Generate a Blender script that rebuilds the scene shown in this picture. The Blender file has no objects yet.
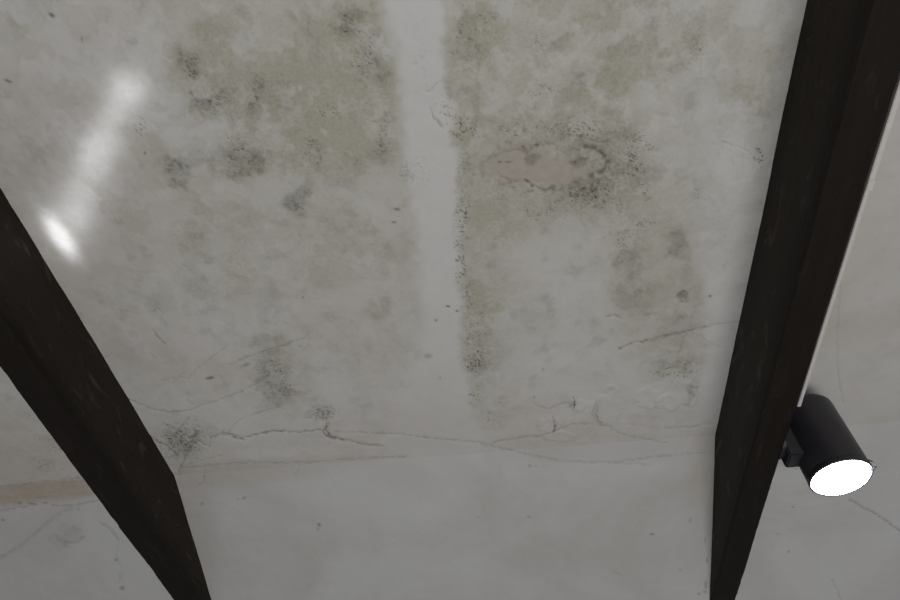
import bpy, bmesh, math, random
import numpy as np
from mathutils import Matrix, Vector

scene = bpy.context.scene
C = scene.collection
random.seed(7)

# ------------------------------------------------------------------ camera
# The room frame: x across the rafters, d down along the roof slope, n up out of the ceiling.
# All lengths below are in units of H, the distance from the lens to the ceiling plane.
H = 0.9
SLOPE = math.radians(20)
F = 650.0
CAM = Vector((0, 0, 1.62))
nrm = lambda v: v / np.linalg.norm(v)
def ray(p): return np.array([(p[0]-450)/F, -(p[1]-300)/F, -1.0])
AD = nrm(ray((569, 1130)))
AX = np.array([1, .0902, .0678]); AX = nrm(AX - AD*(AX@AD))
AN = np.cross(AX, AD)
R3 = Matrix.Rotation(-SLOPE, 3, 'X')                 # room frame -> world
cam2loc = Matrix((AX.tolist(), AD.tolist(), AN.tolist()))
cd = bpy.data.cameras.new('camera'); cam = bpy.data.objects.new('camera', cd); C.objects.link(cam)
cd.sensor_width = 36; cd.lens = F/900*36; cd.clip_start = 0.01
cam.matrix_world = Matrix.Translation(CAM) @ (R3 @ cam2loc).to_4x4()
scene.camera = cam
def W(x, d, n): return CAM + R3 @ Vector((x*H, d*H, n*H))
def on_ceiling(p, n=1.0):
    r = ray(p); t = n/(r@AN); P = r*t
    return np.array([P@AX, P@AD, P@AN])

# ------------------------------------------------------------------ light
w = bpy.data.worlds.new('world'); scene.world = w; w.use_nodes = True
bg = w.node_tree.nodes['Background']; bg.inputs[0].default_value = (1.0, .985, .97, 1); bg.inputs[1].default_value = .15
def area(name, loc, target, size, power, col):
    l = bpy.data.lights.new(name, 'AREA'); l.shape = 'RECTANGLE'; l.size, l.size_y = size; l.energy = power; l.color = col
    o = bpy.data.objects.new(name, l); C.objects.link(o); o.location = loc
    o.rotation_euler = (Vector(target)-Vector(loc)).to_track_quat('-Z', 'Y').to_euler()
    return o
area('unseen_fill', (.45, -1.1, .2), (.1, .4, 2.4), (1.5, 1.2), 38, (1, .982, .958))  # unseen area light added low behind the camera to brighten the ceiling
scene.view_settings.view_transform = 'Standard'
scene.view_settings.look = 'None'
scene.view_settings.gamma = 1
scene.view_settings.use_curve_mapping = False
scene.view_settings.exposure = 0

# ------------------------------------------------------------------ helpers
def hash2(ix, iy, seed):
    h = (ix.astype(np.int64)*374761393 + iy.astype(np.int64)*668265263 + seed*1442695041) & 0xFFFFFFFF
    h = ((h ^ (h >> 13)) * 1274126177) & 0xFFFFFFFF
    h = ((h ^ (h >> 16)) * 2246822519) & 0xFFFFFFFF
    return ((h ^ (h >> 15)) & 0xFFFFFF) / float(0xFFFFFF)
def vnoise(x, y, seed):
    ix = np.floor(x); iy = np.floor(y); fx = x-ix; fy = y-iy
    fx = fx*fx*(3-2*fx); fy = fy*fy*(3-2*fy)
    a = hash2(ix, iy, seed); b = hash2(ix+1, iy, seed); c = hash2(ix, iy+1, seed); d = hash2(ix+1, iy+1, seed)
    return (a*(1-fx)+b*fx)*(1-fy) + (c*(1-fx)+d*fx)*fy
def fbm(x, y, seed, oct=4):
    s = 0; a = .5; t = 0
    for k in range(oct):
        s = s + a*vnoise(x, y, seed+k*17); t += a; a *= .55
        x, y = x*1.93*.94-y*1.93*.34+3.1, x*1.93*.34+y*1.93*.94+1.7
    return s/t
def sstep(a, b, v):
    t = np.clip((v-a)/(b-a), 0, 1); return t*t*(3-2*t)
def poly_dist(px, py, pts):
    best = np.full(px.shape, 1e9)
    for (x0, y0), (x1, y1) in zip(pts[:-1], pts[1:]):
        dx, dy = x1-x0, y1-y0; L = dx*dx+dy*dy
        t = np.clip(((px-x0)*dx+(py-y0)*dy)/L, 0, 1)
        best = np.minimum(best, np.hypot(px-x0-t*dx, py-y0-t*dy))
    return best

def tag(o, label=None, cat=None, group=None, kind=None):
    if label: o['label'] = label
    if cat: o['category'] = cat
    if group: o['group'] = group
    if kind: o['kind'] = kind
    return o
def link(name, me, mat, parent=None):
    o = bpy.data.objects.new(name, me); C.objects.link(o)
    if mat: me.materials.append(mat)
    if parent: o.parent = parent
    return o
def from_bm(name, bm, mat, parent=None, smooth=True):
    me = bpy.data.meshes.new(name); bm.to_mesh(me); bm.free()
    if smooth: me.polygons.foreach_set('use_smooth', [True]*len(me.polygons))
    return link(name, me, mat, parent)

class NT:
    """small wrapper to write node trees in one line per node"""
    def __init__(s, name):
        s.m = bpy.data.materials.new(name); s.m.use_nodes = True; s.t = s.m.node_tree
        s.b = s.t.nodes['Principled BSDF']
    def n(s, typ, **kw):
        k = s.t.nodes.new(typ)
        for a, v in kw.items(): setattr(k, a, v)
        return k
    def l(s, a, b): s.t.links.new(a, b)
    def mix(s, fac, a, b, blend='MIX'):
        k = s.n('ShaderNodeMix', data_type='RGBA', blend_type=blend)
        for sock, v in ((k.inputs[0], fac), (k.inputs[6], a), (k.inputs[7], b)):
            if hasattr(v, 'is_linked'): s.l(v, sock)
            else: sock.default_value = v if not isinstance(v, tuple) else (*v, 1)
        return k.outputs[2]
    def math(s, op, a, b=0.0, clamp=False):
        k = s.n('ShaderNodeMath', operation=op, use_clamp=clamp)
        for sock, v in ((k.inputs[0], a), (k.inputs[1], b)):
            if hasattr(v, 'is_linked'): s.l(v, sock)
            else: sock.default_value = v
        return k.outputs[0]
    def noise(s, scale, detail=4, rough=.55, vec=None, dist=0):
        k = s.n('ShaderNodeTexNoise'); k.inputs['Scale'].default_value = scale; k.inputs['Detail'].default_value = detail
        k.inputs['Roughness'].default_value = rough; k.inputs['Distortion'].default_value = dist
        if vec is not None: s.l(vec, k.inputs['Vector'])
        return k.outputs[0]
    def ramp(s, v, lo, hi):
        k = s.n('ShaderNodeMapRange', interpolation_type='SMOOTHSTEP'); s.l(v, k.inputs[0])
        k.inputs[1].default_value = lo; k.inputs[2].default_value = hi
        return k.outputs[0]
    def bump(s, h, strength, dist):
        k = s.n('ShaderNodeBump'); k.inputs['Strength'].default_value = strength; k.inputs['Distance'].default_value = dist
        s.l(h, k.inputs['Height']); s.l(k.outputs[0], s.b.inputs['Normal'])

# ------------------------------------------------------------------ materials
def plaster_material(name, white, rough):
    t = NT(name)
    co = t.n('ShaderNodeTexCoord').outputs['Object']
    at = t.n('ShaderNodeAttribute', attribute_name='stain'); sp = t.n('ShaderNodeSeparateColor'); t.l(at.outputs['Color'], sp.inputs[0])
    at2 = t.n('ShaderNodeAttribute', attribute_name='wear'); sp2 = t.n('ShaderNodeSeparateColor'); t.l(at2.outputs['Color'], sp2.inputs[0])
    film, mould, pink = sp.outputs[0], sp.outputs[1], sp.outputs[2]
    brown, crack, lime = sp2.outputs[0], sp2.outputs[1], sp2.outputs[2]
    grit = t.ramp(t.noise(190, 3, .7, co), .44, .66)
    big = t.ramp(t.noise(3.2, 5, .6, co, .6), .35, .68)
    fine = t.noise(55, 5, .65, co)
    col = t.mix(big, white, (white[0]*.90, white[1]*.875, white[2]*.845))
    col = t.mix(lime, col, (white[0]*1.10, white[1]*1.12, white[2]*1.15))
    col = t.mix(t.math('MULTIPLY', film, t.math('ADD', .50, t.math('ADD', t.math('MULTIPLY', fine, .5), t.math('MULTIPLY', grit, .42))), True), col, (.392, .381, .314))
    col = t.mix(t.math('MULTIPLY', brown, t.math('ADD', .6, t.math('MULTIPLY', fine, .8)), True), col, (.36, .29, .215))
    col = t.mix(pink, col, (.370, .322, .280))
    col = t.mix(t.math('MULTIPLY', mould, t.math('ADD', .62, t.math('ADD', t.math('MULTIPLY', fine, .5), t.math('MULTIPLY', grit, .28))), True), col, (.105, .10, .078))
    col = t.mix(crack, col, (.075, .066, .055))
    t.l(col, t.b.inputs['Base Color'])
    t.b.inputs['Roughness'].default_value = rough; t.b.inputs['Specular IOR Level'].default_value = .25
    hgt = t.math('ADD', t.math('MULTIPLY', fine, .5), t.math('MULTIPLY', t.noise(9, 3, .5, co), .9))
    t.bump(t.math('SUBTRACT', hgt, t.math('MULTIPLY', mould, .25)), .28, .004)
    return t.m
M_CEIL = plaster_material('mouldy_ceiling_plaster', (.56, .55, .535), .75)
M_WALL = plaster_material('limewashed_wall_plaster', (.530, .535, .540), .7)

def wood_material():
    t = NT('dark_stained_beam_wood')
    co = t.n('ShaderNodeTexCoord').outputs['Object']
    mp = t.n('ShaderNodeMapping'); mp.inputs['Scale'].default_value = (9, .55, 9); t.l(co, mp.inputs['Vector'])
    grain = t.noise(9, 6, .62, mp.outputs[0], .4)
    mp2 = t.n('ShaderNodeMapping'); mp2.inputs['Scale'].default_value = (3, 1.0, 3); t.l(co, mp2.inputs['Vector'])
    wear = t.ramp(t.noise(11, 6, .7, mp2.outputs[0], 1.0), .545, .70)
    patch = t.noise(5, 3, .5, co)
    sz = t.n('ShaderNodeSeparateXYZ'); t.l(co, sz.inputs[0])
    lit_flank = t.math('MULTIPLY', t.ramp(sz.outputs[2], .001, .05), t.math('ADD', .55, t.math('MULTIPLY', patch, .8)), True)
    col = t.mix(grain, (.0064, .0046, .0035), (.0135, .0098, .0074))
    col = t.mix(lit_flank, col, t.mix(grain, (.0140, .0102, .0076), (.030, .0220, .0163)))      # side light painted in: flanks lighter than the underside
    wf = t.math('MULTIPLY', wear, t.math('ADD', .10, t.math('MULTIPLY', lit_flank, .60)))
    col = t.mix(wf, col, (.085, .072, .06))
    t.l(col, t.b.inputs['Base Color'])
    t.b.inputs['Roughness'].default_value = .68; t.b.inputs['Specular IOR Level'].default_value = .18
    t.bump(t.math('SUBTRACT', grain, t.math('MULTIPLY', wear, .6)), .5, .003)
    return t.m
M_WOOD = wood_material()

def simple(name, col, rough, metal=0, spec=.5, nscale=60, nstr=.08):
    t = NT(name); co = t.n('ShaderNodeTexCoord').outputs['Object']; f = t.noise(nscale, 4, .6, co)
    t.l(t.mix(f, tuple(c*.85 for c in col), tuple(c*1.15 for c in col)), t.b.inputs['Base Color'])
    t.b.inputs['Roughness'].default_value = rough; t.b.inputs['Metallic'].default_value = metal
    t.b.inputs['Specular IOR Level'].default_value = spec
    t.bump(f, nstr, .001)
    return t.m
M_BLACK = simple('satin_black_metal', (.022, .020, .026), .42)
M_STEEL = simple('bright_clip_steel', (.62, .62, .66), .3, 1)
M_PVC = simple('grey_plastic_trunking', (.58, .55, .53), .5)
M_FLAKE = simple('peeling_paint', (.50, .49, .47), .75, 0, .2, 90, .2)
def lens_material():
    t = NT('lit_lamp_glass'); co = t.n('ShaderNodeTexCoord').outputs['Object']
    f = t.noise(120, 2, .5, co)
    t.l(t.mix(f, (.80, .86, 1), (.86, .9, 1)), t.b.inputs['Emission Color'])
    t.b.inputs['Base Color'].default_value = (.9, .9, .9, 1); t.b.inputs['Emission Strength'].default_value = 30
    return t.m
M_LENS = lens_material()

# ------------------------------------------------------------------ plaster surfaces
JD = 1.2465                      # where the ceiling slope breaks into the steeper plaster below it
DROP = math.atan(.328)            # how much steeper that part is
def project(x, d, n):
    P = x[..., None]*AX + d[..., None]*AD + n[..., None]*AN
    z = np.minimum(P[..., 2], -.05)
    return 450 + F*P[..., 0]/-z, 300 - F*P[..., 1]/-z

# stains of the plaster, each at the photograph's place: (x, y, half width, half height, amount)
FILM = [(270,60,130,80,.34),(300,115,80,70,.36),(215,98,34,20,.40),(190,70,22,26,.30),(345,22,40,30,.42),(370,80,26,46,.42),
        (255,100,16,30,.30),(235,160,44,28,.45),(330,150,60,50,.32),(150,8,34,16,.28),(385,140,20,30,.36),(175,172,26,18,.22),
        (275,380,40,48,.30),(268,342,36,16,.26),(297,205,24,28,.22),(190,255,20,60,.16),(230,250,80,60,.10),(330,260,60,60,.12),
        (470,60,36,70,.50),(468,140,24,60,.50),(560,165,100,52,.62),(600,180,60,34,.45),(600,145,55,24,.4),(525,30,60,50,.26),(590,90,50,50,.34),(640,35,80,55,.42),
        (755,90,20,60,.30),(725,60,20,60,.16),(480,250,34,100,.34),(476,340,24,70,.40),(520,210,70,40,.30),(505,320,40,60,.26),
        (630,278,30,46,.30),(678,245,20,30,.28),(665,320,44,60,.24),(672,366,36,20,.36),(545,315,14,34,.22),(640,215,60,40,.18),
        (560,120,60,40,.24),(100,300,60,60,.07),(180,440,40,26,.16),(320,410,34,14,.14),(490,400,26,24,.22),(20,430,60,40,.14),
        (420,330,60,90,.10),(590,310,60,70,.12)]
GREY = [(235,160,26,19,.30),(262,160,16,14,.24),(175,172,19,14,.36),(213,98,24,10,.34),(190,66,14,15,.22),(352,26,20,16,.28),(372,66,13,22,.24),
        (255,96,6,22,.22),(297,208,15,18,.34),(305,190,9,14,.28),(275,100,26,20,.10),(195,262,11,36,.12),(205,300,10,24,.10),(265,300,9,34,.10),
        (275,384,18,32,.26),(265,342,22,9,.22),(470,52,16,14,.20),(577,86,13,20,.13),(530,154,9,6,.6),(578,158,13,9,.6),(553,187,5,4,.6),(240,150,14,10,.12),(258,164,14,12,.14),
        (626,262,15,17,.24),(622,292,15,14,.26),(680,240,11,18,.22),(686,296,8,6,.42),(685,320,14,8,.16),(545,310,6,20,.18),
        (690,394,6,13,.30),(672,340,20,30,.10),(590,185,30,12,.22),(600,140,34,12,.20),(478,365,12,14,.16),(385,140,9,14,.16),
        (182,440,20,16,.20),(322,415,14,6,.25),(70,535,18,8,.14)]
SPECK = [(470,50,24,26,.6),(465,128,18,22,.9),(445,110,12,22,.6),(455,118,8,12,.9),(462,215,10,36,1.0),(460,260,8,34,1.0),(467,300,10,20,.8),
         (476,362,15,17,1.2),(476,335,16,26,.7),(474,395,13,12,.8),(492,418,14,12,.7),(515,130,24,10,.9),(575,130,40,12,1.0),(632,160,18,22,.9),
         (585,195,34,14,1.1),(610,205,24,14,.7),(545,212,36,14,.6),(696,50,11,10,.9),(685,66,8,6,.8),(758,157,9,12,1.3),(640,145,20,14,.8),
         (672,372,26,11,1.1),(690,365,14,14,.8),(700,196,9,7,1.0),(645,190,12,14,.7),(212,98,26,16,.7),(190,70,16,18,.7),(240,150,26,22,.6),
         (258,95,8,26,.8),(330,112,14,10,.9),(315,152,10,16,.8),(365,55,20,34,.6),(385,135,10,26,.7),(350,25,22,20,.6),(140,128,8,14,.9),
         (175,170,14,12,.6),(300,205,14,16,.7),(275,380,24,34,.7),(325,414,20,8,1.2),(182,438,32,24,1.1),(185,430,18,14,.9),(412,170,20,20,.5),
         (400,215,6,4,.9),(540,45,14,16,.6),(545,95,18,16,.6),(625,240,22,20,.6),(520,195,40,16,.4),(480,20,26,20,.5),(465,165,10,16,.8),
         (60,440,30,16,.8),(45,465,20,10,.7),(420,60,10,60,.25),(640,225,20,10,.7),(600,430,50,10,.25)]
DOTS = [(52,15,4,2.4,40,1),(82,39,1.2,3.5,0,.7),(8,81,5,1.6,20,.9),(319,525,2,2,0,.8),(318,529,1.5,1.5,0,.6),(530,466,1.6,1.4,0,.7),(529,517,2.4,1.4,0,.5),
        (652,534,2.6,1.2,0,.7),(536,466,1.2,1,0,.5),(534,397,1.5,1.5,0,.6),(145,153,1.4,1.8,0,.9),(210,378,5,2,-10,.9),(246,365,5,1.6,-20,.5),(244,498,3,1.3,-25,.6),(202,504,2.5,1.5,-45,.6),
        (238,499,1.2,1.2,0,.6),(527,181,4,1.6,30,1),(532,186,2,1.6,0,1),(553,187,4,3,0,.7),(500,162,2.4,1.4,0,.8),(508,162,4,1.2,0,.8),(537,145,3,2,0,.9),(523,147,2,1.5,0,.7),
        (710,296,1.6,1.4,0,1),(770,488,1.2,1,0,.8),(793,507,1.6,1,0,.8),(796,468,1,1,0,.8),(778,534,2.2,1.2,20,.35),(789,552,1.6,1.4,0,.6),
        (116,560,2,2,0,.6),(122,588,3,2.4,0,.6),(3,520,2.4,1.6,0,.6),(20,503,2,1.4,0,.7),(32,504,5,1.4,15,.7),(45,503,3,1.2,0,.6),(78,509,1.6,1.2,0,.6),
        (705,540,1,3,0,.5),(706,585,1.5,5,0,.6),(707,560,1.5,3,0,.6),(699,594,2,1.2,-30,.7),(705,592,2,1.2,0,.7),(680,570,1.3,1.8,0,.4),(690,520,1.6,3,30,.4),(617,573,6,1.3,20,.25),(478,517,2,1.2,0,.3),
        (436,320,2,1.6,-40,.7),(448,306,2.6,1.4,10,1),(457,311,1.6,1.4,0,1),(397,209,4,1.6,10,.9),(394,222,3,1.4,0,.7),(303,297,1.5,1.2,0,.7),(120,577,6,1.4,95,.25),
        (428,356,5,3,0,.4),(402,457,5,1.2,0,.35),(440,378,1.2,1.6,0,.5),(500,402,1.2,1.2,0,.5),(543,369,1.4,2,0,.4)]
CRACK = [([(211,438),(220,434),(228,434),(236,438),(244,438),(256,434),(275,431),(300,432),(320,430)],1.2,.75),
         ([(222,433),(236,436),(243,439)],1.6,.7),
         ([(327,424),(326,430),(330,437),(340,440),(350,441)],1.8,.9),([(352,441),(362,444),(372,445),(382,446)],1.3,.6),
         ([(335,432),(370,433),(400,434),(430,438),(450,440),(485,443)],1.0,.38),
         ([(126,398),(140,404),(152,409),(170,412),(186,411),(212,402),(240,392),(258,383)],1.0,.42),
         ([(228,432),(240,420),(262,411),(280,407)],.9,.36),([(160,381),(178,377),(188,378),(200,366),(216,354),(228,345)],1.0,.36),
         ([(172,384),(184,372)],.8,.3),([(230,365),(245,358),(262,352),(285,345),(305,338)],1.0,.5),
         ([(178,474),(184,460),(190,446),(196,432)],1.1,.6),([(150,437),(166,446),(178,456)],1.2,.6),([(163,423),(176,430),(196,440),(210,447)],.9,.5),
         ([(168,459),(186,448),(200,440)],.9,.5),([(170,440),(182,425),(190,416)],.9,.45),([(186,466),(200,460),(222,456)],.9,.3),
         ([(180,468),(215,465),(250,462),(280,463),(305,463),(330,461),(360,459),(405,456)],1.2,.34),
         ([(205,472),(204,481),(196,487)],1.0,.4),([(300,465),(295,475)],1,.25),
         ([(485,447),(497,441),(520,438),(540,436),(556,430),(572,424)],1.3,.42),([(572,424),(590,424),(606,425),(618,433),(632,437),(668,443)],1.1,.35),
         ([(480,443),(500,448),(530,455),(560,461),(585,462),(610,462),(640,459),(680,454),(712,452)],1.2,.36),([(590,461),(620,463),(650,465)],1,.3),
         ([(665,428),(690,427),(712,423)],1.2,.35),([(620,424),(650,427)],.8,.2),
         ([(618,350),(634,343),(650,340),(666,336),(690,331),(706,327)],1.1,.6),([(640,343),(655,339),(688,331)],1.6,.55),([(700,330),(718,324),(736,321),(752,322)],1.0,.28),
         ([(645,314),(656,314)],1.2,.45),([(607,316),(614,315),(620,318)],1.3,.6),([(684,338),(680,350),(676,360)],1,.35),
         ([(838,262),(840,290),(838,320),(837,350),(838,375),(843,402)],1.3,.22),
         ([(850,500),(862,507),(876,514),(890,524),(902,532),(930,552)],1.5,.55),
         ([(832,580),(838,590),(841,600),(846,615)],1.3,.3),([(722,142),(738,146),(750,151)],.8,.5),([(730,158),(736,166),(737,171)],.9,.35),
         ([(428,92),(436,84),(444,78)],.9,.45),([(430,108),(434,118),(442,127)],1.1,.55),([(648,360),(675,352),(704,346)],.8,.15),
         ([(700,336),(712,344),(728,348)],.8,.22),([(322,338),(340,326),(352,316)],.6,.1),([(153,312),(157,309),(162,312)],.9,.5),([(153,331),(158,338),(164,343)],1.1,.55),
         ([(-2,560),(10,552),(20,546),(34,534),(46,524),(58,515),(70,508)],2.6,.26),([(100,523),(110,529),(118,540)],1.8,.4),([(118,540),(116,556),(124,575),(122,590)],1.2,.18),
         ([(54,535),(62,542),(75,543),(85,536)],2.0,.28),([(-10,512),(10,509),(40,504),(70,506),(100,500)],1.1,.45),
         ([(-10,487),(20,485),(50,481),(80,478)],1.0,.32),([(190,92),(196,100)],1.0,.5),([(305,138),(314,146),(320,160)],1.6,.3),
         ([(585,147),(594,148),(602,152),(609,160),(606,169),(598,173),(590,177)],3.2,.9),([(586,148),(596,149),(606,157),(608,163)],1.8,.9),
         ([(480,165),(490,159),(505,152),(520,150)],1.3,.4),([(500,176),(512,181),(528,183),(545,190),(560,190)],1.2,.4),([(560,140),(568,134),(580,137),(596,141)],2,.45),
         ([(533,402),(540,406),(550,408),(560,404),(570,402),(574,401)],1.3,.35),([(568,408),(573,403)],1.8,.5)]
BLISTER = [(606,409,17,14),(549,424,12,8),(578,404,9,6),(611,390,8,5),(668,402,12,8),(648,398,14,10),(690,394,8,12),(560,436,18,5)]

def paint(x, d, n, ceiling):
    """stain masks and relief for plaster points given in the room frame"""
    px, py = project(x, d, n)
    u, v = x*40, (d + (1-n))*40
    wx = (fbm(u*.55, v*.55, 3)-.5); wy = (fbm(u*.55, v*.55, 41)-.5)
    w2x = (fbm(u*2.6, v*2.6, 13, 3)-.5); w2y = (fbm(u*2.6, v*2.6, 51, 3)-.5)
    qx = px + 26*wx + 9*w2x; qy = py + 26*wy + 9*w2y
    film = np.zeros(px.shape); grey = np.zeros(px.shape); speck = np.zeros(px.shape)
    def acc(dst, lst, e0, e1):
        for (cx, cy, rx, ry, a) in lst:
            r = np.hypot((qx-cx)/rx, (qy-cy)/ry)
            k = a*sstep(e1, e0, r)
            dst[:] = dst + k*(1-dst*.6)
    acc(film, FILM, .45, 1.25); acc(grey, GREY, .45, 1.2)
    for (cx, cy, rx, ry, a) in SPECK:
        speck[:] = np.maximum(speck, a*sstep(1.35, .2, np.hypot((px+10*w2x-cx)/rx, (py+10*w2y-cy)/ry)))
    tex = fbm(u*.9, v*.9, 77, 5)
    film = np.clip(1.02*film*(.55+.6*sstep(.25, .75, tex)+.45*sstep(.35, .7, fbm(u*3, v*3, 501, 4))), 0, 1)
    grey = np.clip(grey*(.55+.9*fbm(u*1.6, v*1.6, 99, 4)), 0, 1)
    if ceiling:      # thin blotchy film over the whole slope between the rafters
        film = np.clip(film + .22*sstep(400, 200, py)*sstep(120, 260, px)*sstep(830, 760, px) + .26*sstep(.5, .72, fbm(u*.32, v*.32, 301, 5))*sstep(470, 330, py)*sstep(-60, 60, px), 0, 1)
        grey = np.clip(grey + .12*sstep(.58, .75, fbm(u*.75, v*.75, 311, 4))*sstep(470, 380, py), 0, 1)
    # layers of old limewash worn through in ragged patches
    bay = np.where(x > .52, .25, 1.0) if ceiling else .3
    bay = bay*np.interp(py, [150, 260], [1, .55])
    l1 = sstep(.50, .545, fbm(u*.42+9, v*.42, 401, 5)); l2 = sstep(.52, .56, fbm(u*.95, v*.95+4, 421, 5)); l3 = sstep(.55, .60, fbm(u*2.1, v*2.1, 431, 4))
    film = np.clip(film*(.92+.30*l1-.14*l3+.12*l2) + bay*(.08*l2+.05*l3*l1), 0, 1)
    grey = np.clip(grey*(.75+.45*l2) + bay*.035*l1*l3 + bay*.03*l2, 0, 1)
    layer = bay*np.clip(.16*(1-l1)*l3 + .16*(1-l2)*(1-l1), 0, 1)
    for (cx, cy, rx, ry, a) in [(352,300,30,14,.4),(280,190,40,20,.35),(385,188,34,26,.4),(230,345,60,20,.2),(120,420,50,30,.2),(560,260,40,60,.25),(540,340,60,40,.25),(600,395,80,24,.35),(250,415,80,22,.3),(420,400,60,40,.25),(720,240,30,60,.2),(520,35,20,30,.25)]:
        layer = np.maximum(layer, a*sstep(1.1, .75, np.hypot((qx-cx)/rx, (qy-cy)/ry))*(.6+.4*l2))
    film = film*(1-.6*layer); film = film*np.where(x > .52, .35, 1); grey = grey*np.where(x > .52, .4, 1)
    # strips brushed over with fresh limewash
    e = 7*(fbm(u*1.2, v*1.2, 201, 4)-.5)*2
    left = np.interp(py, [0, 60, 150, 240, 330, 440], [380, 394, 402, 412, 420, 380])
    right = np.interp(py, [0, 60, 110, 170, 270, 350, 440], [441, 444, 452, 457, 462, 460, 480])
    strip = sstep(-8, 14, px+e-left)*sstep(7, -7, px+e*1.2-right)
    lime = .85*strip*np.interp(py, [0, 260, 420, 470], [1, .9, .45, .2])
    r2l = np.interp(py, [0, 130, 200, 300, 400], [690, 700, 698, 700, 704]); 
    r2 = sstep(-8, 14, px+e-r2l)*np.interp(py, [0, 120, 170, 330, 420], [.35, .4, .8, .8, .4])*np.where(px < 812-.216*py+4, 1, 0)
    lime = np.maximum(lime, r2*(1-.6*sstep(.1, .4, film)))
    fall = sstep(505, 560, px)*sstep(640, 590, px)*sstep(190, 225, py)*sstep(440, 300, py)*.45
    fall2 = sstep(300, 330, px)*sstep(400, 380, px)*sstep(150, 190, py)*sstep(215, 190, py)*.35
    lime = np.clip(np.maximum(np.maximum(np.maximum(lime, fall), fall2), layer), 0, 1)
    film = film*(1-.92*np.clip(strip*1.1, 0, 1)); grey = grey*(1-.85*strip)
    film = film*(1-.55*lime)
    # specks of black mould
    s1 = fbm(u*14, v*14, 121, 3); s2 = fbm(u*3.4, v*3.4, 141, 3)
    s3 = np.abs(fbm(u*5.5, v*5.5, 131, 4)-.5)*2
    sp = sstep(.60, .80, s1*.75+.45*(1-s3)-.18+.34*(s2-.5)+.08*(speck-.8))*np.clip(speck, 0, 1.2)
    grit = sstep(.70, .80, s1)*.22*sstep(.45, .65, s2)*(1 if ceiling else .4)
    mould = np.clip(grey + .88*sp + grit*np.clip(film*2.5, .1, 1), 0, 1)
    # bare pinkish patch where the paint has come away
    rp = np.hypot((qx-540-(py-165)*.3)/np.where(px < 540, 58, 60), (qy-167)/(22+4*w2x))
    pink = .80*sstep(1.12, .68, rp + .7*(fbm(u*2.4, v*2.4, 191, 4)-.5))*(.55+.6*fbm(u*3, v*3, 195, 3))
    halo = np.clip(sstep(1.08, .86, np.hypot((qx-556)/102, (qy-166-(px-556)*.02)/52)), 0, 1)*sstep(452, 466, px+e)
    film = np.clip(np.maximum(film, halo*(.50+.35*fbm(u*4, v*4, 601, 3))), 0, 1)
    ring = sstep(.75, .1, np.abs(rp-1.35))*sstep(540, 600, px)
    mould = np.clip(mould + ring*(.08 + .24*sstep(.50, .66, fbm(u*7, v*7, 611, 3))), 0, 1)
    film = film*(1-.7*pink); mould = np.clip(mould-.06*pink, 0, 1)
    mould = np.clip(mould + .24*sstep(.35, .0, np.abs(rp-1.05))*sstep(.45, .6, s2), 0, 1)
    # brown seep along the break of slope, pink bleed beside the right rafter
    jy = np.interp(px, [0, 175, 445, 714, 900], [488, 474, 455, 434, 420])
    k = py-jy+5*w2y
    brown = .62*sstep(112, 80, px)*sstep(-5, 1, k)*sstep(22, 14, k+px*.02)*(.6+.8*fbm(u*.5, v*3, 161, 4))
    brown = np.maximum(brown, .26*sstep(172, 180, px)*sstep(430, 240, px)*sstep(-12, -5, k+px*.0)*sstep(24, 8, k+(px-240)*.05))
    brown = np.maximum(brown, .26*sstep(676, 700, px+8*w2x)*sstep(742, 722, px)*sstep(420, 440, py)*sstep(545, 470, py))
    brown = np.maximum(brown, .13*sstep(170, 178, px)*sstep(224, 206, px+6*w2x)*sstep(470, 485, py))
    brown = np.maximum(brown, .12*sstep(480, 520, px)*sstep(425, 440, py)*sstep(466, 455, py)*sstep(745, 730, px))
    brown = np.clip(brown, 0, 1)
    crack = np.zeros(px.shape); dig = np.zeros(px.shape)
    cxp = px + 3*w2x; cyp = py + 3*w2y
    br = sstep(.25, .6, fbm(u*5, v*5, 181, 3))
    for pts, wd, a in CRACK:
        xs = [p[0] for p in pts]; ys = [p[1] for p in pts]
        m = (px > min(xs)-12) & (px < max(xs)+12) & (py > min(ys)-12) & (py < max(ys)+12)
        if not m.any(): continue
        dd = poly_dist(cxp[m], cyp[m], pts)
        c = .72*a*sstep(wd*1.2, wd*.15, dd)*(.2+.8*br[m])
        crack[m] = np.maximum(crack[m], c); dig[m] = np.maximum(dig[m], a*sstep(wd*2, 0, dd))
    for (cx, cy, rx, ry, ang, a) in DOTS:
        m = (np.abs(px-cx) < 14) & (np.abs(py-cy) < 14)
        if not m.any(): continue
        ca, sa = math.cos(math.radians(ang)), math.sin(math.radians(ang)); dx = px[m]-cx; dy = py[m]-cy
        r = np.hypot((dx*ca+dy*sa)/rx, (-dx*sa+dy*ca)/ry)
        crack[m] = np.maximum(crack[m], .68*a*sstep(1.25, .4, r))
    # relief: uneven trowelling, lifted blisters, sunk cracks (positive towards the room)
    rel = .0035*(fbm(u*.25, v*.25, 211, 3)-.5) + .0012*(fbm(u*1.3, v*1.3, 221, 4)-.5)
    for (cx, cy, rx, ry) in BLISTER:
        m = (np.abs(px-cx) < rx*2) & (np.abs(py-cy) < ry*2.2)
        if not m.any(): continue
        r = np.hypot((px[m]+6*w2x[m]-cx)/rx, (py[m]+6*w2y[m]-cy)/ry)
        rel[m] += .0022*sstep(1.15, .85, r)*(.6+.4*sstep(.2, .9, r))
    rel -= .0018*pink + .0022*dig + .0006*sstep(.2, .6, mould)
    rel += .0008*lime
    return np.stack([film, mould, pink, np.ones(px.shape)], -1), np.stack([brown, crack, lime, np.ones(px.shape)], -1), rel

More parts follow.
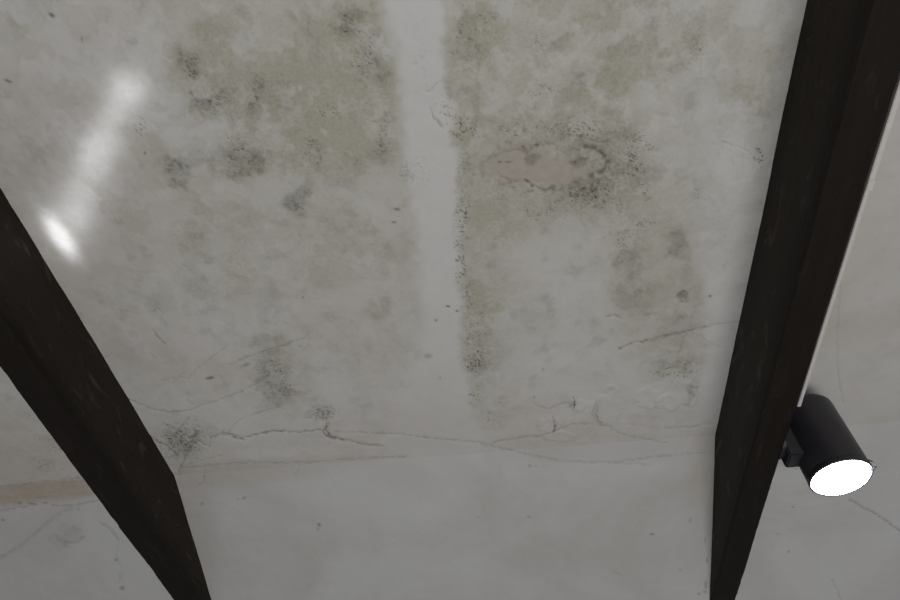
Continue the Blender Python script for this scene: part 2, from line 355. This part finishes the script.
def axis(parts):
    out = [np.linspace(a, b, k, endpoint=False) for a, b, k in parts]
    return np.concatenate(out + [[parts[-1][1]]])
def grid(name, xs, vs, place, mat, ceiling):
    gx, gv = np.meshgrid(xs, vs)
    x, d, n, nd, nn = place(gx, gv)
    st, we, rel = paint(x, d, n, ceiling)
    edge = 1.0
    d = d + rel*nd*edge; n = n + rel*nn*edge
    P = np.stack([x, d, n], -1).reshape(-1, 3)*H
    nx, nv = len(xs), len(vs)
    i = np.arange(nx*nv).reshape(nv, nx)
    q = np.stack([i[:-1, :-1], i[1:, :-1], i[1:, 1:], i[:-1, 1:]], -1).reshape(-1, 4)
    me = bpy.data.meshes.new(name)
    me.vertices.add(len(P)); me.vertices.foreach_set('co', P.ravel().astype(np.float32))
    me.loops.add(q.size); me.loops.foreach_set('vertex_index', q.ravel().astype(np.int32))
    me.polygons.add(len(q)); me.polygons.foreach_set('loop_start', np.arange(0, q.size, 4, dtype=np.int32))
    me.polygons.foreach_set('use_smooth', np.ones(len(q), bool))
    me.update(calc_edges=True)
    for nm, arr in (('stain', st), ('wear', we)):
        a = me.attributes.new(nm, 'FLOAT_COLOR', 'POINT'); a.data.foreach_set('color', arr.reshape(-1, 4).astype(np.float32).ravel())
    o = link(name, me, mat); o.location = CAM; o.rotation_euler = (-SLOPE, 0, 0)
    return tag(o, kind='structure')

XS = axis([(-2.6, -1.36, 40), (-1.36, .98, 1120), (.98, 2.4, 40)])
ceiling = grid('ceiling', XS, axis([(-1.6, .12, 60), (.12, JD, 520)]),
     lambda x, v: (x, v, np.ones_like(x), 0.0, -1.0), M_CEIL, True)
XP = axis([(-2.6, -1.5, 30), (-1.5, 1.1, 800), (1.1, 2.4, 30)])
wall = grid('wall_back', XP, axis([(0, .62, 190), (.62, 2.2, 40)]),
     lambda x, q: (x, JD+q*math.cos(DROP), 1-q*math.sin(DROP), -math.sin(DROP), -math.cos(DROP)), M_WALL, False)
tag(ceiling, 'sloping white plaster ceiling blotched with olive and black mould between the beams', 'ceiling')
tag(wall, 'plain grey white plaster below the cracked seam of the mouldy ceiling', 'wall')

# paint that has lifted off the plaster and curls into the room
def flake(cx, cy, r, a0, a1, lift):
    c = on_ceiling((cx, cy)); sc = (1/ (-(c@np.array([AX, AD, AN]))[2])) * F     # pixels per H unit there
    bm = bmesh.new(); low, top = [], []
    for i in range(9):
        t = math.radians(a0 + (a1-a0)*i/8); taper = math.sin(math.pi*(i+.35)/8.7)
        for rows, th in ((low, 0.0), (top, .0007)):
            row = []
            for k in range(4):
                q = k/3; rr = (r - q*r*.32*taper)/sc*(1+.06*math.sin(i*2.3+cx))
                row.append(bm.verts.new(Vector((rr*math.cos(t), rr*1.25*math.sin(t), -(.0004+lift*taper*q*q)+th))*H))
            rows.append(row)
    for i in range(8):
        for k in range(3):
            bm.faces.new((low[i][k], low[i][k+1], low[i+1][k+1], low[i+1][k])); bm.faces.new((top[i][k], top[i+1][k], top[i+1][k+1], top[i][k+1]))
        for k in (0, 3): bm.faces.new((low[i][k], low[i+1][k], top[i+1][k], top[i][k]))
    for i in (0, 8):
        for k in range(3): bm.faces.new((low[i][k], low[i][k+1], top[i][k+1], top[i][k]))
    bmesh.ops.recalc_face_normals(bm, faces=bm.faces[:])
    o = from_bm('paint_flake', bm, M_FLAKE, ceiling, False)
    o.location = Vector((c[0], c[1], 1-.0030))*H
for a in [(547,424,11,-60,60,.007),(608,410,16,110,240,.006),(569,402,8,-60,60,.005),(330,431,7,110,230,.005)]:
    flake(*a)

# ------------------------------------------------------------------ rafters
def beam(name, x0, x1, nb, d0, d1, seed, label):
    rnd = np.random.RandomState(seed)
    xm = (x0+x1)/2; wx = (x1-x0)/2; top = 1.004
    # outline of the section, with a small worn chamfer on both lower corners
    ch = .0035
    sec = [(-wx, top), (-wx, (top+nb)/2), (-wx, nb+ch*3), (-wx, nb+ch), (-wx+ch, nb), (-wx+ch*3, nb), (0, nb), (wx-ch*3, nb), (wx-ch, nb), (wx, nb+ch), (wx, nb+ch*3), (wx, (top+nb)/2), (wx, top)]
    n = 260; ds = np.linspace(d0, d1, n); k = np.arange(n)
    def wob(s, fr, amp): return amp*(fbm(ds*fr, np.full(n, s*3.7), seed+s, 4)-.5)*2
    low, lft, rgt = wob(1, 5, .0022), wob(2, 5, .0018), wob(3, 5, .0018)
    chip = [wob(7+i, 42, .0014) for i in range(2)]
    bm = bmesh.new(); rings = []
    for i in range(n):
        ring = []
        for (sx, sn) in sec:
            side = lft[i] if sx < 0 else (rgt[i] if sx > 0 else 0)
            dn = low[i] if sn < nb+ch*4 else 0
            cpx = 0
            if abs(sx) > wx-ch*2 and sn < nb+ch*2: cpx = -math.copysign(abs(chip[0 if sx < 0 else 1][i]), sx); dn += abs(cpx)
            ring.append(bm.verts.new(Vector((sx+side+cpx, ds[i]-d0, sn+dn-nb))*H))
        rings.append(ring)
    m = len(sec)
    for i in range(n-1):
        for j in range(m): bm.faces.new((rings[i][j], rings[i][(j+1) % m], rings[i+1][(j+1) % m], rings[i+1][j]))
    bm.faces.new(rings[0][::-1]); bm.faces.new(rings[-1])
    bmesh.ops.recalc_face_normals(bm, faces=bm.faces[:])
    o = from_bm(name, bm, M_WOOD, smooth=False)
    o.location = W(xm, d0, nb); o.rotation_euler = (-SLOPE, 0, 0)
    return tag(o, label, 'beam', 'roof beams')
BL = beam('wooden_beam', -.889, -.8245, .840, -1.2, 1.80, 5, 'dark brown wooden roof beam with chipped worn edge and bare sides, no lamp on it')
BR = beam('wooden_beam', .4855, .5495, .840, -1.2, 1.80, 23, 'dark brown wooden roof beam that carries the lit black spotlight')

# ------------------------------------------------------------------ cable trunking along the lower edge of the right rafter
def tbox(bm, x0, x1, d0, d1, n0, n1, bev=.0008):
    vs = [bm.verts.new(Vector((x, d, n))*H) for x in (x0, x1) for d in (d0, d1) for n in (n0, n1)]
    f = [(0,1,3,2),(4,6,7,5),(0,4,5,1),(2,3,7,6),(0,2,6,4),(1,5,7,3)]
    fs = [bm.faces.new([vs[i] for i in q]) for q in f]
    bmesh.ops.recalc_face_normals(bm, faces=fs)
    bmesh.ops.bevel(bm, geom=list({e for q in fs for e in q.edges}), offset=bev*H, segments=2, affect='EDGES')
tr = bpy.data.objects.new('cable_trunking', None); C.objects.link(tr); tr.empty_display_size = .05
TX, TN = .5515, .8415
tr.location = W(TX, -.9, TN); tr.rotation_euler = (-SLOPE, 0, 0)
tag(tr, 'thin grey cable trunking running along the edge of the beam to the spotlight', 'trunking')
for d0, d1, wd, nm in ((-.9, .513, .0082, 'trunking_length'), (.515, .985, .0066, 'trunking_length')):
    bm = bmesh.new(); tbox(bm, .0, wd, d0+.9, d1+.9, 0, .022); from_bm(nm, bm, M_PVC, tr, False)
bm = bmesh.new(); tbox(bm, -.0002, .0095, .506+.9, .524+.9, -.0008, .0235); from_bm('joint_cover', bm, M_PVC, tr, False)

# ------------------------------------------------------------------ spotlight on the right rafter
SR = .0585                                        # housing radius
LC = ray((841, 478))*1.262; LC = np.array([LC@AX, LC@AD, LC@AN])      # centre of the lamp's mouth
sp = bpy.data.objects.new('spotlight', None); C.objects.link(sp); sp.empty_display_size = .05
sp.location = W(*LC)
vw = nrm(-ray((841, 477)))                         # the lamp's mouth leans towards the room, off plumb
idn = np.array([.50, -.87, 0.]); idn = nrm(idn - vw*(idn@vw))
mouth = .50*vw + math.sqrt(1-.50**2)*idn
upw = R3 @ (cam2loc @ Vector((-mouth).tolist()))
xw = Vector((1, 0, 0)); xw = (xw - upw*xw.dot(upw)).normalized(); yw = upw.cross(xw)
sp.rotation_euler = Matrix((xw, yw, upw)).transposed().to_euler()
tag(sp, 'lit black cylindrical spotlight fixed to the side of the beam, facing down', 'spotlight')
def lathe(bm, prof, seg=56):
    rings = [[bm.verts.new((r*H*math.cos(2*math.pi*k/seg), r*H*math.sin(2*math.pi*k/seg), z*H)) for k in range(seg)] if r > 0 else [bm.verts.new((0, 0, z*H))] for r, z in prof]
    for a, b in zip(rings[:-1], rings[1:]):
        for k in range(seg):
            va = [a[k % len(a)], a[(k+1) % len(a)]] if len(a) > 1 else [a[0]]
            vb = [b[(k+1) % len(b)], b[k % len(b)]] if len(b) > 1 else [b[0]]
            bm.faces.new(va+vb)
    bmesh.ops.recalc_face_normals(bm, faces=bm.faces[:])
HL = .170
bm = bmesh.new()
lathe(bm, [(SR*.93, .010), (SR*.93, .004), (SR*.95, .0), (SR, .001), (SR, .010), (SR, HL*.5), (SR, HL-.010), (SR*.985, HL-.004), (SR*.94, HL), (SR*.5, HL+.0005), (0, HL+.0005)])
body = from_bm('housing', bm, M_BLACK, sp)
body.modifiers.new('edges', 'EDGE_SPLIT').split_angle = math.radians(40)
bm = bmesh.new(); lathe(bm, [(SR*1.012, .0), (SR*1.012, .009), (SR*.99, .0095), (SR*.955, .009), (SR*.955, -.001), (SR*.99, -.0015), (SR*1.012, .0)]); from_bm('front_ring', bm, M_BLACK, sp)
bm = bmesh.new(); lathe(bm, [(SR*.95, .0010), (SR*.88, -.0035), (SR*.6, -.0070), (SR*.3, -.0085), (0, -.009)]); from_bm('lamp_glass', bm, M_LENS, sp)
# spring clip on the front ring
bm = bmesh.new()
pts = [Vector((SR*1.0, -.006, .010)), Vector((SR*1.10, -.005, .004)), Vector((SR*1.12, -.004, -.006)), Vector((SR*1.0, -.004, -.010)), Vector((SR*.88, -.004, -.008))]
pr = None
for i, p in enumerate(pts):
    r_ = [bm.verts.new((p + Vector(o_))*H) for o_ in ((0, -.0022, -.0012), (0, .0022, -.0012), (0, .0022, .0012), (0, -.0022, .0012))]
    if pr: [bm.faces.new((pr[k], pr[(k+1) % 4], r_[(k+1) % 4], r_[k])) for k in range(4)]
    else: bm.faces.new(r_)
    pr = r_
bm.faces.new(pr[::-1]); bmesh.ops.recalc_face_normals(bm, faces=bm.faces[:])
clip = from_bm('spring_clip', bm, M_STEEL, sp, False); clip.rotation_euler = (0, 0, math.radians(-34))
# knuckle arm and base plate against the side of the rafter
gap0 = .5500 - LC[0]                              # rafter face in the lamp's frame
bm = bmesh.new()
tbox(bm, gap0+.006, -SR*.80, -.022, .022, .046, .130, .003); from_bm('bracket_arm', bm, M_BLACK, sp, False)
bm = bmesh.new(); lathe(bm, [(0, 0), (.036, 0), (.038, .002), (.038, .010), (.035, .013), (0, .013)], 40)
pl = from_bm('base_plate', bm, M_BLACK, sp); pl.rotation_euler = (0, math.radians(90), 0); pl.location = Vector((gap0-.001, 0, .100))*H
pl.modifiers.new('edges', 'EDGE_SPLIT').split_angle = math.radians(40)
for dy in (-.026, .026):
    bm = bmesh.new(); lathe(bm, [(0, .0155), (.0045, .0150), (.0055, .0125), (.0055, .010)], 16)
    s_ = from_bm('screw', bm, M_STEEL, sp); s_.rotation_euler = (0, math.radians(90), 0); s_.location = Vector((gap0-.001, dy, .100))*H
# the light the lamp throws down
l = bpy.data.lights.new('spotlight_beam', 'SPOT'); l.energy = 30; l.spot_size = math.radians(70); l.spot_blend = .5; l.shadow_soft_size = .03; l.color = (.93, .95, 1)
lo = bpy.data.objects.new('spotlight_beam', l); C.objects.link(lo); lo.parent = sp; lo.location = (0, 0, -.02)

# ------------------------------------------------------------------ added unseen spot light, shaped to throw a streak beside the left rafter
def glint(src, spots):
    l = bpy.data.lights.new('ceiling_glint', 'SPOT'); l.energy = 60; l.shadow_soft_size = .001; l.spot_blend = .2; l.color = (.90, .93, 1)
    o = bpy.data.objects.new('ceiling_glint', l); C.objects.link(o)
    o.location = W(*src); S = np.array(src)
    aim = on_ceiling((95, 165))
    dirw = (W(*aim)-W(*src)).normalized(); q = dirw.to_track_quat('-Z', 'Y'); o.rotation_euler = q.to_euler()
    inv = q.to_matrix().inverted()
    l.spot_size = math.radians(50); l.use_nodes = True; t = l.node_tree; em = t.nodes['Emission']
    co = t.nodes.new('ShaderNodeTexCoord'); sx = t.nodes.new('ShaderNodeSeparateXYZ'); t.links.new(co.outputs['Normal'], sx.inputs[0])
    def mt(op, a, b=0.0):
        k = t.nodes.new('ShaderNodeMath'); k.operation = op
        for s, v in ((k.inputs[0], a), (k.inputs[1], b)):
            if hasattr(v, 'is_linked'): t.links.new(v, s)
            else: s.default_value = v
        return k.outputs[0]
    az = mt('ABSOLUTE', sx.outputs[2]); U = mt('DIVIDE', sx.outputs[0], az); V = mt('DIVIDE', sx.outputs[1], az)
    def uv(p):
        e = inv @ (W(*on_ceiling(p))-W(*src)); return e.x/-e.z, e.y/-e.z
    tot = 0.0
    for (px, py, dx, dy, across, a) in spots:      # centre, half-axis vector along, half width across (pixels)
        c = uv((px, py)); e1 = uv((px+dx, py+dy)); ln = math.hypot(dx, dy); e2 = uv((px-dy/ln*across, py+dx/ln*across))
        A = np.linalg.inv(np.array([[e1[0]-c[0], e2[0]-c[0]], [e1[1]-c[1], e2[1]-c[1]]]))
        du = mt('SUBTRACT', U, c[0]); dv = mt('SUBTRACT', V, c[1])
        p = mt('ADD', mt('MULTIPLY', du, float(A[0, 0])), mt('MULTIPLY', dv, float(A[0, 1])))
        r = mt('ADD', mt('MULTIPLY', du, float(A[1, 0])), mt('MULTIPLY', dv, float(A[1, 1])))
        rr = mt('ADD', mt('MULTIPLY', p, p), mt('MULTIPLY', r, r))
        g = mt('MULTIPLY', mt('POWER', 2.71828, mt('MULTIPLY', mt('POWER', rr, 1.35), -.8)), a)
        tot = mt('ADD', tot, g)
    t.links.new(tot, em.inputs['Strength'])
glint((-.35, -.3, -.9), [(128,86,-6,14,20,1.0),(116,112,-11,20,16,.75),(98,152,-11,20,18,1.2),(84,192,-10,20,20,.85),(70,222,-9,14,21,.9),(61,237,14,19,8.5,3.6),(66,226,-16,32,34,.35),(98,150,-34,70,34,.25)])
